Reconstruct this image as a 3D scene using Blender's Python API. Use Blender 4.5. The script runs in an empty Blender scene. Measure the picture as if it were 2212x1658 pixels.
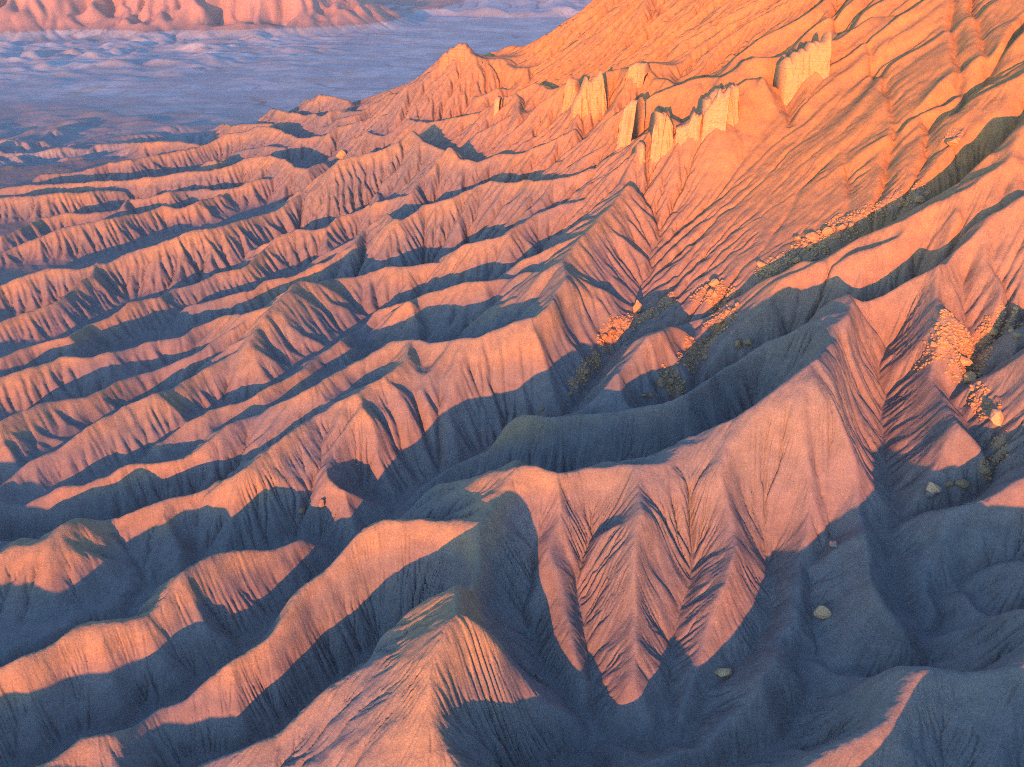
import bpy, bmesh, math, random
import numpy as np
from mathutils import Vector, Matrix
scene=bpy.context.scene
# ---------------- camera, sky, sun, exposure ------------------------------------------------
cam=bpy.data.objects.new('camera',bpy.data.cameras.new('camera')); scene.collection.objects.link(cam)
cam.location=(0,0,130.0); cam.rotation_euler=(math.radians(90-28.0),0,0)
cam.data.sensor_width=36; cam.data.lens=36*1739/2212; cam.data.clip_start=1; cam.data.clip_end=40000
scene.camera=cam
SUN_AZ=math.radians(12.0); SUN_EL=math.radians(5.3)      # azimuth measured to the left of straight behind the camera
sdir=Vector((-math.sin(SUN_AZ)*math.cos(SUN_EL),-math.cos(SUN_AZ)*math.cos(SUN_EL),math.sin(SUN_EL)))
w=bpy.data.worlds.new('World'); scene.world=w; w.use_nodes=True
nt=w.node_tree; sky=nt.nodes.new('ShaderNodeTexSky'); sky.sky_type='NISHITA'; sky.sun_disc=False
sky.sun_elevation=SUN_EL; sky.sun_rotation=math.atan2(sdir.x,sdir.y); sky.altitude=1500; sky.air_density=1.0; sky.dust_density=.6; sky.ozone_density=3.0
nt.links.new(sky.outputs[0],nt.nodes['Background'].inputs[0]); nt.nodes['Background'].inputs[1].default_value=.15
sl=bpy.data.lights.new('sun','SUN'); sl.energy=2.35; sl.angle=math.radians(.5); sl.color=(1.0,.265,.05)
so=bpy.data.objects.new('sun',sl); scene.collection.objects.link(so); so.rotation_euler=sdir.to_track_quat('Z','Y').to_euler()
scene.view_settings.view_transform='Standard'; scene.view_settings.look='None'; scene.view_settings.exposure=2.55; scene.view_settings.gamma=1
scene.cycles.use_denoising=False; scene.cycles.filter_width=1.0
import numpy as np
# ---- view used to survey the place: everything below is turned into world metres -------------
CAM_Z = 130.0; PITCH = math.radians(28.0); FPX = 1739.0; CX, CY = 1106.0, 829.0
FR = {'a':(0,0,.3385),'b':(731.6,0,.3385),'c':(1463,0,.3385),'d':(0,553,.3385),'e':(731.6,553,.3385),
      'f':(1463,553,.3385),'g':(0,1104.8,.3385),'h':(731.6,1104.8,.3385),'i':(1463,1104.8,.3385),
      'j':(731.6,979.3,.2501),'k':(1324.9,691.3,.2501),'l':(1209.7,57.6,.2501),'m':(1659,288,.2501),'F':(0,0,1.)}
BX = [-900,-300,-180,-105,-28,12,62,107,160,260,420,700]; BZ = [0,0,3,8,15,24,38,57,86,140,215,300]
LX = [-900,-330,-150,-40,10,75,200,500,1200]; LY = [560,560,640,575,535,545,575,640,700]
def base(x, y):
    xp = x + .42*(np.minimum(y, 620)-190)
    b = np.interp(xp, BX, BZ)
    return np.maximum(0., b - .62*np.maximum(0, y-np.interp(x, LX, LY)))
def ray(px, py):
    u=(px-CX)/FPX; v=-(py-CY)/FPX
    c,s=math.cos(PITCH),math.sin(PITCH)
    return np.array([u, c+v*s, -s+v*c])       # camera looks along +Y, pitched down
def hit(px, py, h):
    d=ray(px,py); t=np.linspace(30, 1500, 3000)
    x=d[0]*t; y=d[1]*t; z=CAM_Z+d[2]*t
    f=z-(base(x,y)+h); k=np.argmax(f<0)
    if f[k]>=0: k=len(t)-1
    a=f[k-1]/(f[k-1]-f[k]); tt=t[k-1]+a*(t[k]-t[k-1])
    return d[0]*tt, d[1]*tt, CAM_Z+d[2]*tt
def foot_h(px, py, fy, s=.78):
    x,y,zv=hit(px,fy,0); d1=ray(px,py); m=-d1[2]/math.hypot(d1[0],d1[1]); D=math.hypot(x,y)
    h=(CAM_Z-zv-D*m)/(1+m/s); Dc=D+h/s
    z=zv+h; k=Dc/math.hypot(d1[0],d1[1])
    return d1[0]*k, d1[1]*k, z
def solve(line, valley=False):
    """'crop' strings switch the survey sheet; (x,y,v): v>0 foot row, v<=0 height -v above the base, None = interpolate"""
    P=[]; fr=FR['F']
    for it in line:
        if isinstance(it,str): fr=FR[it]; continue
        x=fr[0]+it[0]*fr[2]; y=fr[1]+it[1]*fr[2]; v=it[2] if len(it)>2 else None
        if v is None: P.append([x,y,None]); continue
        if v>0 and not valley:
            w=foot_h(x,y,fr[1]+v*fr[2]); P.append([x,y,w[2]-float(base(w[0],w[1]))])
        else: P.append([x,y,-v if valley else -1.2*v])
    idx=[i for i,p in enumerate(P) if p[2] is not None]
    L=np.concatenate([[0],np.cumsum([math.hypot(P[i+1][0]-P[i][0],P[i+1][1]-P[i][1]) for i in range(len(P)-1)])])
    H=np.interp(L,[L[i] for i in idx],[P[i][2] for i in idx])
    return np.array([hit(p[0],p[1],h) for p,h in zip(P,H)])
N=None
RIDGES={
'R01':['i',(100,1760,-8),(300,1690),(560,1600),(800,1480,-9),(1200,1280,-10),(1400,1170),(1540,1050,-11),(1700,960),(1770,915,-11),(1900,940,-10),(2060,935),(2212,890,-12),(2500,800,-12)],
'R01b':['i',(1400,1170,-10),(1420,1350,-9),(1560,1640,-7)],
'R02':['f',(1150,1480,-10),'i',(1040,40,-10),(1130,80,-10),(1200,200,-9),(1270,310,-8),(1350,440,-7),(1450,600,-6),(1530,760,-4)],
'R03':['f',(1500,720,-9),(1590,685,-11),(1700,770,-12),(1830,960,-11),(1910,1050,-10),(2060,1190,-5)],
'R04':['f',(825,465,-21),(720,495,-16),(560,540,-12),(380,590,-9),(180,700,-5),(60,790,-3)],
'R05':['f',(825,465,-21),(760,560,-18),(600,660,850),(400,770,1020),(250,830,1100),(110,880,1180),'e',(2212,892,1270),(1900,930,1290),(1700,960,1310),(1350,1000,1335),(1150,990,1360),(1080,1030,1390),(940,1110,1430),(850,1190,1450),(640,1270,-5),(500,1400,-3),(400,1470,-1)],
'R06':['f',(825,465,-21),(830,560,-21),(840,640,-20),(820,740,-18.5),(815,830,-16.5),(790,910,-15),(700,1010,-13.5),(640,1060,-13),(480,1150,-12.5),(330,1190,-12),(130,1200,-12),(0,1200,-12.5),'e',(2080,1290,-13),(1980,1285,-14),(1760,1310,-15),(1560,1330,-17),(1350,1330,-18),(1220,1305,-18)],
'R06l':['e',(1220,1305,-18),(980,1335,-15),(860,1390,-12),(640,1440,-7),(400,1480,-3)],
'R06m':['j',(1800,100,-18),(1500,200,-15),(1300,290,-12),(1000,440,-8),(750,560,-4)],
'P1':['e',(1220,1305,-18),(1300,1400,-18),(1200,1500,-18),'h',(1040,30,-18),(950,75,-18),(900,250,-19),(850,370,-19),(800,560,-20),(720,740,-20),(660,840,-19),(635,960,-18),(640,1150,-15.5),(643,1400,-12.5),(648,1660,-9.5),(650,1850,-7)],
'PS1':['h',(770,670,-20),(830,730,-18.5),(900,790,-17),(1060,910,-13),(1250,1040,-8),(1450,1130,-4),(1600,1230,-1)],
'PS2':['h',(660,840,-19),(800,1000,-15),(960,1160,-11),(1150,1300,-7),(1400,1400,-3)],
'RA':['h',(950,75,-18),(760,60,-18),(560,75,-18),(400,50,-17),(320,40,-16),(190,150,-14),(130,190,-13),(40,330,-12),'g',(2120,390,-12),(1980,590,-11),(1880,710,-11),(1760,800,-10),(1620,850,-9),(1470,910,-8),(1300,1090,-7),(1080,1200,-7),(930,1250,-7),(650,1310,-6),(520,1380,-6),(250,1560,-5),(0,1680,-4)],
'RAb':['h',(320,40,-16),(200,110,-12),(50,160,-8),'g',(2100,90,-6)],
'RD':['h',(800,560,-19),(700,560,-17),(600,590,-15),(450,660,-12),(300,760,-8),(130,850,-4)],
'RE':['h',(720,740,-19),(560,770,-16),(420,830,-14),(200,960,-12.5),(0,1080,-11),'g',(2130,1110,-10.5),(1900,1200,-8.5),(1740,1290,-7),(1720,1380,-5),(1800,1460,-3)],
'RB':['e',(20,1620,-6),'g',(2100,85,-8),(1900,80,-9),(1730,60,-10),(1690,80,-10),(1560,180,660),(1370,250,800),(1270,310,880),(1250,390,-11),(1140,530,1000),(1010,590,1080),(920,680,1130),(740,700,1240),(560,720,1280),(400,740,1340),(250,830,1440),(160,890,1490),(0,970,1520),(-200,1080,1600)],
'RBs1':['g',(1270,310,-11),(1280,470,-9),(1370,700,-5),(1400,800,-2)],
'RBs2':['g',(920,680,-12),(960,780,-9),(1010,950,-5),(1060,1060,-1)],
'RBs3':['g',(750,710,-12),(770,900,-9),(790,1100,-4)],
'RBs4':['g',(160,890,-12),(180,1080,-8),(270,1300,-4)],
'R07':['e',(450,525,-13),(430,650,-13),(290,750,-13),(130,850,-13),(20,900,-12),'d',(2161,930,-11),(2010,1000,-10),(1850,1110,-10),(1640,1280,-9),(1560,1330,-9),(1340,1420,1640),(1110,1515,1760),(1000,1545,1770),(760,1590,1800),(560,1600,1810),'g',(400,60,-7),(330,120,-7),(200,190,-6),(60,180,-6),(0,220,-6),(-200,330,-5)],
'N7':['e',(130,850,-13),(145,900,-12),(150,1000,-11),(110,1180,-9),(60,1390,-6),(110,1410,-5),(150,1560,-2)],
'R07s1':['e',(450,525,-13),(440,640,-12),(520,820,-9),(600,1000,-6),(700,1180,-1)],
'R07s2':['e',(810,505,-14),(760,600,-12),(770,800,-8),(790,1070,-2)],
'R07s3':['e',(290,750,-13),(420,900,-9),(540,1100,-5)],
'R08':['e',(450,525,-13),(330,545,-13),(220,600,-12),(60,690,-11),(0,720,-11),'d',(2000,820,-11),(1850,890,-10),(1640,990,1200),(1480,1060,1330),(1300,1170,1420),(1200,1240,1470),(1140,1260,1490),(960,1310,1560),(820,1310,1600),(720,1370,1620),(540,1420,1660),(400,1450,1700),(200,1530,1760),(0,1590,1800),(-200,1680,-5)],
'R08r':['e',(450,525,-13),(600,540,-13),(720,520,-13),(810,505,-14),(900,515,-13),(1000,465,-13),(1110,410,-14),(1190,385,-14),(1250,380,-14),(1390,275,-14),(1460,150,-14),(1440,0,-14)],
'R08s':['e',(1190,385,-14),(1260,500,-11),(1330,650,-7),(1430,870,-2)],
'R08s2':['e',(1250,380,-13),(1350,450,-11),(1500,560,-7),(1620,650,-2)],
'R09':['b',(1850,1155,-11),(1800,1220,-11),(1690,1350,-12),(1620,1420,-13),(1530,1510,-14),(1440,1620,-14),'e',(1340,50,-14),(1150,120,400),(1050,130,420),(930,160,500),(720,180,535),(560,210,540),(450,265,545),(240,340,560),(80,470,600),(0,520,-8),'d',(2030,620,-7),(1920,710,-7),(1800,790,-6),(1640,870,-6),(1400,960,-5),(1180,1040,-5),(1010,1180,-3)],
'R09s1':['e',(450,265,-10),(470,350,-7),(440,490,-2)],
'R10':['b',(1930,1075,-9),(1700,1190,-8),(1460,1270,-8),(1250,1350,-8),(1200,1400,-8),(1090,1470,-9),(900,1530,-9),(780,1550,-9),'e',(700,0,190),(520,30,250),(440,50,290),(330,50,320),(300,40,330),(230,70,350),(130,100,390),(0,120,450),'d',(2050,145,500),(1990,140,-14),(1930,130,-15),(1890,160,-15),(1760,270,-13),(1700,300,-12),(1560,340,-11),(1370,380,560),(1260,420,600),(1180,470,650),(1000,520,690),(880,560,740),(740,595,800),(690,600,830),(560,640,860),(380,630,900),(330,660,920),(200,700,960),(0,760,1010),(-200,830,-7)],
'R11':['d',(1890,160,-15),(1760,300,-14),(1700,370,-13),(1630,430,870),(1590,530,-11),(1480,600,930),(1340,680,990),(1250,730,1030),(1080,820,1130),(970,850,1240),(810,940,1290),(700,1000,1330),(560,1080,1390),(400,1190,1440),(250,1280,1490),(130,1360,1530),(0,1460,1600),(-200,1600,-6)],
'R11s':['d',(1930,130,-15),(2000,330,-9),(2080,520,-3)],
'R12':['d',(1700,330,-11),(1500,430,-9),(1230,610,-6),(1050,680,830),(900,740,880),(720,800,980),(550,890,1090),(400,910,1160),(240,940,1240),(100,990,1320),(0,1040,1380),(-200,1130,-6)],
'R13':['b',(780,975,-6),(680,935,-10),(560,890,-13),(520,860,-15),(470,810,1190),(430,850,1190),(380,890,1240),(250,950,1290),(90,980,1360),(0,1010,1400),'a',(2100,1060,-11),(2000,1170,-10),(1800,1300,-9),(1700,1350,-8),(1540,1380,1620),(1390,1430,1700),(1160,1470,1760),(1000,1540,1800),(870,1570,1820),(740,1630,1840),'d',(560,50,-8),(460,70,290),(380,60,310),(290,60,330),(180,90,350),(90,120,370),(0,160,390),(-200,220,-6)],
'R13b':['d',(620,20,-8),(560,115,-7),(430,210,-6),(340,270,-6),(200,340,-5),(0,410,-5)],
'R13c':['d',(420,120,-6),(280,180,-5),(140,230,-4),(0,260,-4)],
'R13s':['b',(250,950,-11),(330,1050,-8),(430,1200,-2)],
'R13s2':['b',(90,980,-10),(190,1120,-7),(290,1290,-2)],
'R15':['b',(1760,990,-9),(1600,1060,-9),(1500,1100,-9),(1380,1130,-10),(1240,1135,-11),(1190,1115,-11),(1080,1135,-11),(980,1125,-11),(830,1190,-10),(720,1240,-11),(690,1250,-11),(540,1290,-11),(460,1350,-11),(360,1380,-12),(310,1345,1640),(240,1390,1660),(160,1460,1680),(90,1550,-8),(40,1580,-7),'d',(2100,10,-6),(1960,80,-5),(1830,115,-5),(1690,135,-5),(1620,190,-4),(1540,215,-4),(1370,260,-3),(1200,310,-2)],
'R15s':['b',(1190,1115,-11),(1210,1220,-7),(1270,1330,-2)],
'R16':['b',(1500,800,-9),(1340,870,-8),(1220,920,-8),(1130,950,-8),(1030,960,-8),(880,1010,-9),(770,1000,-11),(720,920,1290),(680,960,1280),(600,1050,1300),(540,1120,1330),(470,1215,-8),(330,1260,1430),(250,1275,-7),(200,1290,1440),(100,1340,1480),(0,1370,-6),'a',(2100,1420,-6),(1990,1450,1620),(1890,1450,1640),(1760,1490,1680),(1680,1560,1710),'d',(1560,50,170),(1390,85,220),(1240,160,270),(1110,190,310),(1000,240,380),(820,290,450),(700,370,500),(540,430,560),(440,500,-5),(200,560,-4),(0,640,-4)],
'R17':['a',(2060,1020,-5),(1960,1060,-6),(1880,1050,-7),(1810,1000,1180),(1720,985,1180),(1650,990,1170),(1560,1005,1170),(1480,1040,1190),(1340,1080,1210),(1190,1080,1230),(1040,1110,1240),(900,1120,1250),(720,1140,1260),(540,1150,1280),(350,1160,1280),(150,1170,1290),(0,1190,1300),(-200,1210,-5)],
'R18':['a',(1750,1120,-4),(1600,1150,1250),(1440,1190,1280),(1200,1190,1290),(1080,1205,1330),(930,1240,1350),(820,1250,1370),(770,1300,-5),(640,1340,1420),(400,1350,1450),(250,1380,1480),(100,1450,1560),(0,1490,1600)],
'R19':['a',(1400,1230,-4),(1250,1280,1380),(1130,1320,1400),(1040,1300,1410),(960,1330,1430),(700,1370,1540),(480,1420,1590),(350,1450,1620),(220,1500,1640),(100,1550,1660),(0,1590,1690)],
'R20':['a',(790,1200,-4),(560,1200,1330),(470,1205,1350),(330,1220,1380),(150,1230,1400),(0,1250,1420),(-200,1270,-6)],
'R21':['a',(2040,850,-5),(1900,870,-6),(1800,820,-8),(1700,795,960),(1640,790,960),(1560,820,970),(1420,840,985),(1340,890,1000),(1180,940,1040),(1030,965,1070),(830,995,1130),(700,1020,-6),(600,1060,-5),(450,1080,-4),(250,1100,-4)],
'R21b':['a',(1820,930,-4),(1710,910,-7),(1600,940,-4),(1500,950,-3)],
'R21c':['a',(1460,1020,-3),(1370,1000,-6),(1280,1030,-3)],
'R22':['a',(1260,905,-3),(1150,890,-4),(1000,895,-4),(930,892,-5),(780,900,-5),(640,900,-6),(610,910,-5),(560,950,-3)],
'R23':['a',(560,935,-3),(420,925,-5),(340,935,-5),(180,960,-4),(0,965,-4)],
'R24':['a',(1760,800,-3),(1720,775,-5),(1600,772,-6),(1490,790,-6),(1380,775,-5),(1290,820,-4),(1180,860,-3)],
'R25':['a',(1960,740,-4),(1890,710,-7),(1780,685,-8),(1690,680,-8),(1560,700,-6),(1450,720,-5),(1350,760,-5),(1320,790,-4)],
'R26':['a',(1720,670,-5),(1640,640,-8),(1570,670,-6),(1500,680,-5),(1330,690,-5),(1260,710,-4),(1180,730,-4),(980,740,-3)],
'R27':['a',(2212,620,-5),(2100,600,-7),(2040,590,-9),(1970,620,-7),(1890,640,-6),(1790,640,-7),(1700,670,-5)],
'R28':['a',(2212,690,-5),(2110,690,-8),(2060,740,-6),(2000,710,-6),(1950,730,-3)],
'R28b':['b',(200,700,-4),(100,720,-6),(0,740,-6),'a',(2120,770,-5),(2060,790,-4)],
'R29':['a',(1420,590,-2),(950,640,-2),(700,680,-2)],
'R30':['b',(980,650,-7),(900,690,-8),(800,730,-8),(640,750,-8),(500,760,-9),(450,745,-9),(380,780,-7),(330,820,-6),(220,790,-6),(130,750,-8),(0,800,-6),'a',(2100,840,-6),(2060,850,-5)],
'R30b':['b',(330,870,-4),(240,850,-7),(180,825,-8),(100,860,-6),(40,920,-4)],
'R31':['b',(1180,435,-3),(1040,410,-6),(1000,375,-9),(960,390,-7),(925,425,-4),(900,380,-12),(830,330,-19),(780,295,-22),(690,310,-21),(630,380,-15),(570,470,-10),(490,520,-9),(400,570,-9),(310,600,-8),(220,640,-7),(150,690,-6),(0,710,-5)],
'R31b':['b',(320,560,-9),(260,600,-7),(160,650,-5)],
'R31c':['b',(840,440,-13),(760,540,-10),(680,590,-6)],
'R31d':['b',(1000,540,-6),(900,590,-6),(830,610,-5),(740,640,-4)],
'R32':['b',(1130,580,-12),(1060,600,-12),(990,640,-12),(930,780,-8),(860,860,-4)],
'R32b':['b',(1150,560,-12),(1250,530,-10),(1350,560,-9),(1430,520,-9)],
'R32c':['b',(1130,580,-12),(1150,700,-10),(1140,800,-7),(980,820,-6),(860,890,-4)],
'R33':['b',(1430,520,-14),(1380,560,-13),(1340,700,-9),(1250,770,-7),(1130,860,-5)],
'R35':['b',(1780,440,-9),(1690,445,-13),(1620,500,-14),(1560,600,-13),(1510,770,-9)],
'R36':['b',(2120,520,-6),(1960,480,-8),(1930,430,-11),(1890,400,-13),(1830,440,-11),(1780,440,-9)],
'H1':['l',(1700,300,-9),(1580,310,-10),(1550,360,-9),(1440,430,-9),(1310,455,-9),(1180,440,-11),(1080,470,-12),(930,520,-13),(780,575,-14),(700,630,-14),(600,635,-15),(520,690,-15),(480,800,-12)],
'H2':['l',(2120,170,-8),(1960,270,-9),(1880,390,-9),(1750,450,-10),(1680,555,-8),(1600,480,-11),(1520,520,-11),(1420,560,-13),(1320,580,-14),(1250,670,-14),(1120,760,-14),(1030,850,-11),(940,770,-15),(880,775,-16),(800,820,-15),(740,1000,-12)],
'P3':['f',(825,465,-17),(900,455,-15),(1020,400,-12),(1130,290,-12),(1210,270,-13),(1300,230,-13),(1440,180,-14),(1540,100,-15),(1600,30,-15),(1650,5,-16),(1720,20,-15),'m',(1560,1060,-15),(1700,900,-9),(1900,700,-8),(2100,590,-9),(2211,500,-10)],
'P3b':['f',(1650,5,-16),(1740,60,-13),(1820,200,-8),(1870,330,-3)],
'P3c':['f',(1540,110,-15),(1570,260,-12),(1640,400,-7),(1760,450,-3)],
'P3d':['f',(1210,270,-13),(1270,380,-9),(1320,500,-4)],
'P3e':['f',(1060,350,-11),(1180,500,-8),(1310,650,-3)],
'W1':['m',(2211,-60,-10),(2060,200,-10),(1830,370,-10),(1660,480,-9),(1300,690,-8),(1050,790,-7),(850,880,-6),(620,1000,-6),(480,1080,-6),(250,1100,-5)],
'W1b':['m',(2060,200,-10),(2110,330,-8),(2130,520,-7),(2080,650,-7)],
'W1c':['m',(1660,480,-9),(1780,600,-7),(1850,750,-3)],
'W2':['m',(1350,700,-6),(1240,790,-8),(1000,920,-7),(780,1010,-7),(660,1080,-6),(540,1200,-6),(400,1330,-4),(200,1500,-1)],
'W3':['m',(1240,800,-8),(1230,980,-8),(1080,1090,-7),(900,1240,-4)],
'W4':['m',(480,1080,-7),(300,1170,-6),(100,1390,-5),(0,1480,-5),'f',(440,470,-3)],
'M1':['k',(560,0,-7),(350,80,-8),(170,300,-7),(60,420,-6),'e',(1750,760,-4),(1450,920,-2)],
'Q1':['f',(2400,480,-12),(2212,570,-11),(2130,600,-10),(1960,690,-3)],
'Q2':['f',(2500,700,-9),(2212,690,-9),(2150,860,-6),(2180,1000,-4)],
'R45':['f',(2500,1280,-13),(2212,1375,-9),(1990,1400,-7),(1760,1490,-5),(1640,1515,-5),(1470,1545,-5),(1400,1600,-4),'i',(1500,60,-6),(1640,110,-8),(1640,230,-7),(1680,330,-5),(1740,480,-2)],
'R46':['i',(2400,160,-9),(2212,220,-6),(2050,300,-3)],
'R47':['i',(2500,520,-9),(2212,600,-5),(1800,680,-3)],
'S1':['e',(1580,1335,-17),(1590,1450,-16),(1580,1600,-14),'h',(1300,0,-14),(1285,200,-12),(1310,500,-9),(1400,850,-6),(1530,1000,-4),(1590,1090,-2)],
'S1b':['e',(1450,1335,-17),(1400,1450,-16),'h',(1110,60,-14),(1000,150,-14)],
'S2':['e',(1880,1300,-14),(1900,1500,-13),'h',(1935,0,-12),(1900,300,-10),(1870,650,-8),(1860,830,-7),(1840,1000,-5),(1830,1150,-3)],
'S3':['k',(1220,1000,-13),(1110,1100,-13),(1170,1140,-13),(1100,1270,-13),(1150,1500,-11),'i',(420,160,-10),(410,260,-8),(420,400,-6),(450,620,-3)],
'S4':['k',(1490,850,-13.5),(1500,1000,-14),(1600,1200,-15),(1700,1380,-13),(1900,1600,-9),'i',(700,150,-6),(780,320,-3)],
'S5':['k',(1650,620,-16.5),(1720,850,-15.5),(1800,1100,-14),(1950,1250,-12),(2180,1450,-9),'f',(1250,1520,-6),'i',(1040,30,-5)],
'S6':['k',(1670,540,-17.5),(1800,700,-17),(1950,900,-15),(2130,1100,-11),(2211,1220,-9),'f',(1290,1350,-5)],
'S7':['k',(1680,410,-19),(1820,560,-17),(2000,770,-14),(2211,990,-10),'f',(1340,1230,-4)],
'S8':['k',(1690,320,-20),(1850,420,-17),(2000,620,-14),(2211,870,-10),'f',(1370,1100,-3)],
'S9':['k',(1690,110,-19),(1850,280,-16),(2000,450,-13),(2211,700,-9),'f',(1330,880,-3)],
'S10':['k',(1740,70,-18),(1900,160,-16),(2130,370,-12),'f',(1250,700,-7),(1340,800,-2)],
'S11':['k',(1890,150,-14),(1990,180,-13),(2211,300,-9),'f',(1320,690,-3)],
'T1':['k',(1640,440,-18),(1300,640,-9),(1100,740,-4)],
'T2':['k',(1650,560,-16.5),(1280,740,-9),(980,900,-3)],
'T3':['k',(1500,780,-13.5),(1290,870,-11),(900,950,-4)],
'E1':['e',(1190,385,-13),(1120,480,-9),(1110,600,-6),(1120,740,-2)],
}
VALLEYS={
'V01':['f',(2400,350,-1),(2212,390,0),(2080,430,0),(1980,450,0),(1920,540,0),(1900,680,0),(1790,760,0),(1780,800,0),(1870,920,0),(1950,1040,0),(2030,1120,0),(2090,1240,0),(1990,1330,0),(1900,1380,0),(1770,1450,0),(1640,1500,0),(1480,1520,0),(1400,1570,0),(1370,1620,0),'i',(1430,110,0),(1465,260,0),(1460,440,0),(1530,540,0),(1620,620,0),(1670,770,0),(1640,905,0),(1480,930,0),(1250,900,0),(1080,860,0),(960,790,0),(840,745,0),(790,790,0),(840,900,0),(880,1000,0),(780,1100,0),(690,1300,0),(560,1350,0),(400,1430,0),(220,1600,0),(0,1800,0)],
'V01b':['h',(1590,1480,0),(1600,1400,0),(1640,1300,0),(1780,1330,0),(2000,1350,0),(2090,1260,0),(2160,1310,0),'i',(20,1310,0),(40,1250,0),(190,1100,0),(250,950,0),(380,850,0),(540,740,0),(610,600,0),(645,430,0),(600,200,0)],
'V01c':['h',(1590,1480,0),(1450,1470,0),(1400,1580,0),(1300,1700,0)],
'V02':['f',(1030,1610,-3),'i',(830,180,-2),(895,290,-1),(885,480,0),(880,600,0),(930,740,0)],
'V03':['f',(1340,440,-2),(1335,600,-1),(1365,720,0),(1335,880,0),(1370,1000,0),(1375,1180,0),(1400,1350,0),(1430,1520,0)],
'V04':['f',(480,880,-1),(300,1070,0),(140,1190,0),'e',(1900,1300,0),(1440,1320,0),(980,1350,0),(640,1445,0),(400,1482,0),(330,1540,0),(200,1633,0),'h',(170,80,0),(0,130,0),'g',(2120,85,0),(1950,60,0),(1850,100,0),(1600,180,0)],
'V05':['m',(2211,-150,3),(2050,60,3),(1700,350,4),(1600,450,4),(1350,620,3),(1100,720,3),(830,870,2),(600,990,1),(380,1060,0),(230,1080,0),(100,1200,0),(0,1250,0),'f',(250,240,0),(150,300,0),(40,320,0),'e',(1980,400,0),(1830,440,0),(1740,480,0),(1660,560,0),(1640,640,0),(1570,720,0),(1490,820,0),(1440,910,0),(1140,975,0),(1080,1000,0),(880,1110,0),(790,1200,0),(640,1250,0),(440,1365,0),(370,1460,0),(330,1540,0)],
'V05b':['k',(900,-60,-2),(740,190,-1),(770,400,0),(600,500,0),(340,680,0)],
'V05c':['e',(160,1400,-2),(350,1470,0)],
'V06':['f',(1560,40,-2),(1400,180,-1),(1100,280,-1),(730,370,-1),(620,480,-1),(500,520,-2),(250,600,-2),(160,690,-1)],
'V07':['g',(2000,60,0),(1850,60,0),(1370,240,0),(1230,150,0),(1190,100,-1)],
'V07b':['g',(1230,150,0),(1180,330,0),(940,350,0),(740,580,0),(450,700,0),(250,850,0),(0,920,0),(-200,1000,0)],
'V08':['g',(2212,120,0),(2050,300,0),(1940,380,0),(1740,540,0),(1580,660,0),(1530,700,0),(1490,810,0),(1220,920,0),(1120,1050,0),(900,1130,0),(760,1270,0),(480,1300,0),(360,1370,0),(240,1480,0),(0,1520,0),(-200,1600,0)],
'V09':['h',(660,400,-13),(560,480,-9),(430,560,-6),(240,680,-3),(0,890,-1),'g',(2000,1080,0),(1760,1220,0),(1550,1370,0),(1400,1400,0),(1200,1450,0),(1050,1600,0)],
'V10':['d',(1200,1470,0),(980,1530,0),(780,1600,0),(560,1640,0),(300,1700,0),(0,1720,0)],
'V11':['f',(1850,60,-6),(1890,240,-3),(1895,350,-1),(1860,400,0),(1980,450,0)],
'V12':['i',(2400,120,-2),(2212,150,-1),(2060,165,-1),(1900,240,0),(1830,310,0),(1720,360,0),(1720,400,0),(1760,480,0),(1770,560,0),(1620,620,0)],
'V13':['i',(2400,480,-1),(2212,490,-1),(2080,480,0),(2000,440,0),(1940,350,0),(1830,310,0)],
'V14':['h',(1220,100,-13),(1190,430,-9),(1240,650,-5),(1340,880,-3),(1480,1090,-1),(1590,1170,0),(1640,1300,0)],
'V15':['h',(1600,0,-12),(1540,300,-8),(1560,600,-5),(1610,800,-3),(1620,1080,-1),(1590,1170,0)],
'V16':['i',(150,180,-6),(60,440,-4),(0,680,-2),'h',(2150,850,-1),(2150,1000,0),(2090,1070,0),(2090,1250,0)],
'C1':['m',(0,960,1),(300,500,1),(640,160,1)],
'C2':['m',(690,700,1),(700,460,2),(640,160,1)],
'C3':['m',(930,680,1),(1030,480,3),(1030,370,3),(1110,50,3),'c',(1800,640,3),(1750,300,3),(1740,0,3)],
'C4':['m',(1310,440,1),(1350,300,3),(1360,0,3),'c',(2000,600,3),(1930,400,3),(1870,0,3)],
'C5':['c',(720,850,2),(720,780,3),(660,610,2)],
'C6':['c',(1330,550,2),(1240,450,3),(1170,270,1)],
'C7':['c',(1400,880,2),(1330,640,3),(1330,550,2)],
'C8':['c',(1090,300,3),(1030,220,4),(970,170,3)],
'C9':['c',(1090,300,3),(1200,205,2),(1430,145,1),(1700,0,0)],
'C10':['c',(1740,830,3),(1840,670,4),(1950,600,4),(2212,200,3)],
}
# ---------------- height field -------------------------------------------------------------
RNG=np.random.default_rng(11)
def bil(G, fx, fy):
    ny,nx=G.shape
    fx=np.clip(fx,0,nx-1.001); fy=np.clip(fy,0,ny-1.001)
    i=fx.astype(np.int32); j=fy.astype(np.int32); a=fx-i; b=fy-j
    return (G[j,i]*(1-a)+G[j,i+1]*a)*(1-b)+(G[j+1,i]*(1-a)+G[j+1,i+1]*a)*b
LAT=np.random.default_rng(5).random((256,256)).astype(np.float32)*2-1
def vnoise(x,y,sc,ox=0.,oy=0.):
    x=x/sc+ox+1000.; y=y/sc+oy+1000.
    i=np.floor(x).astype(np.int64); j=np.floor(y).astype(np.int64); a=x-i; b=y-j
    a=a*a*a*(a*(a*6-15)+10); b=b*b*b*(b*(b*6-15)+10); i&=255; j&=255; i1=(i+1)&255; j1=(j+1)&255
    return (LAT[j,i]*(1-a)+LAT[j,i1]*a)*(1-b)+(LAT[j1,i]*(1-a)+LAT[j1,i1]*a)*b
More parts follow.
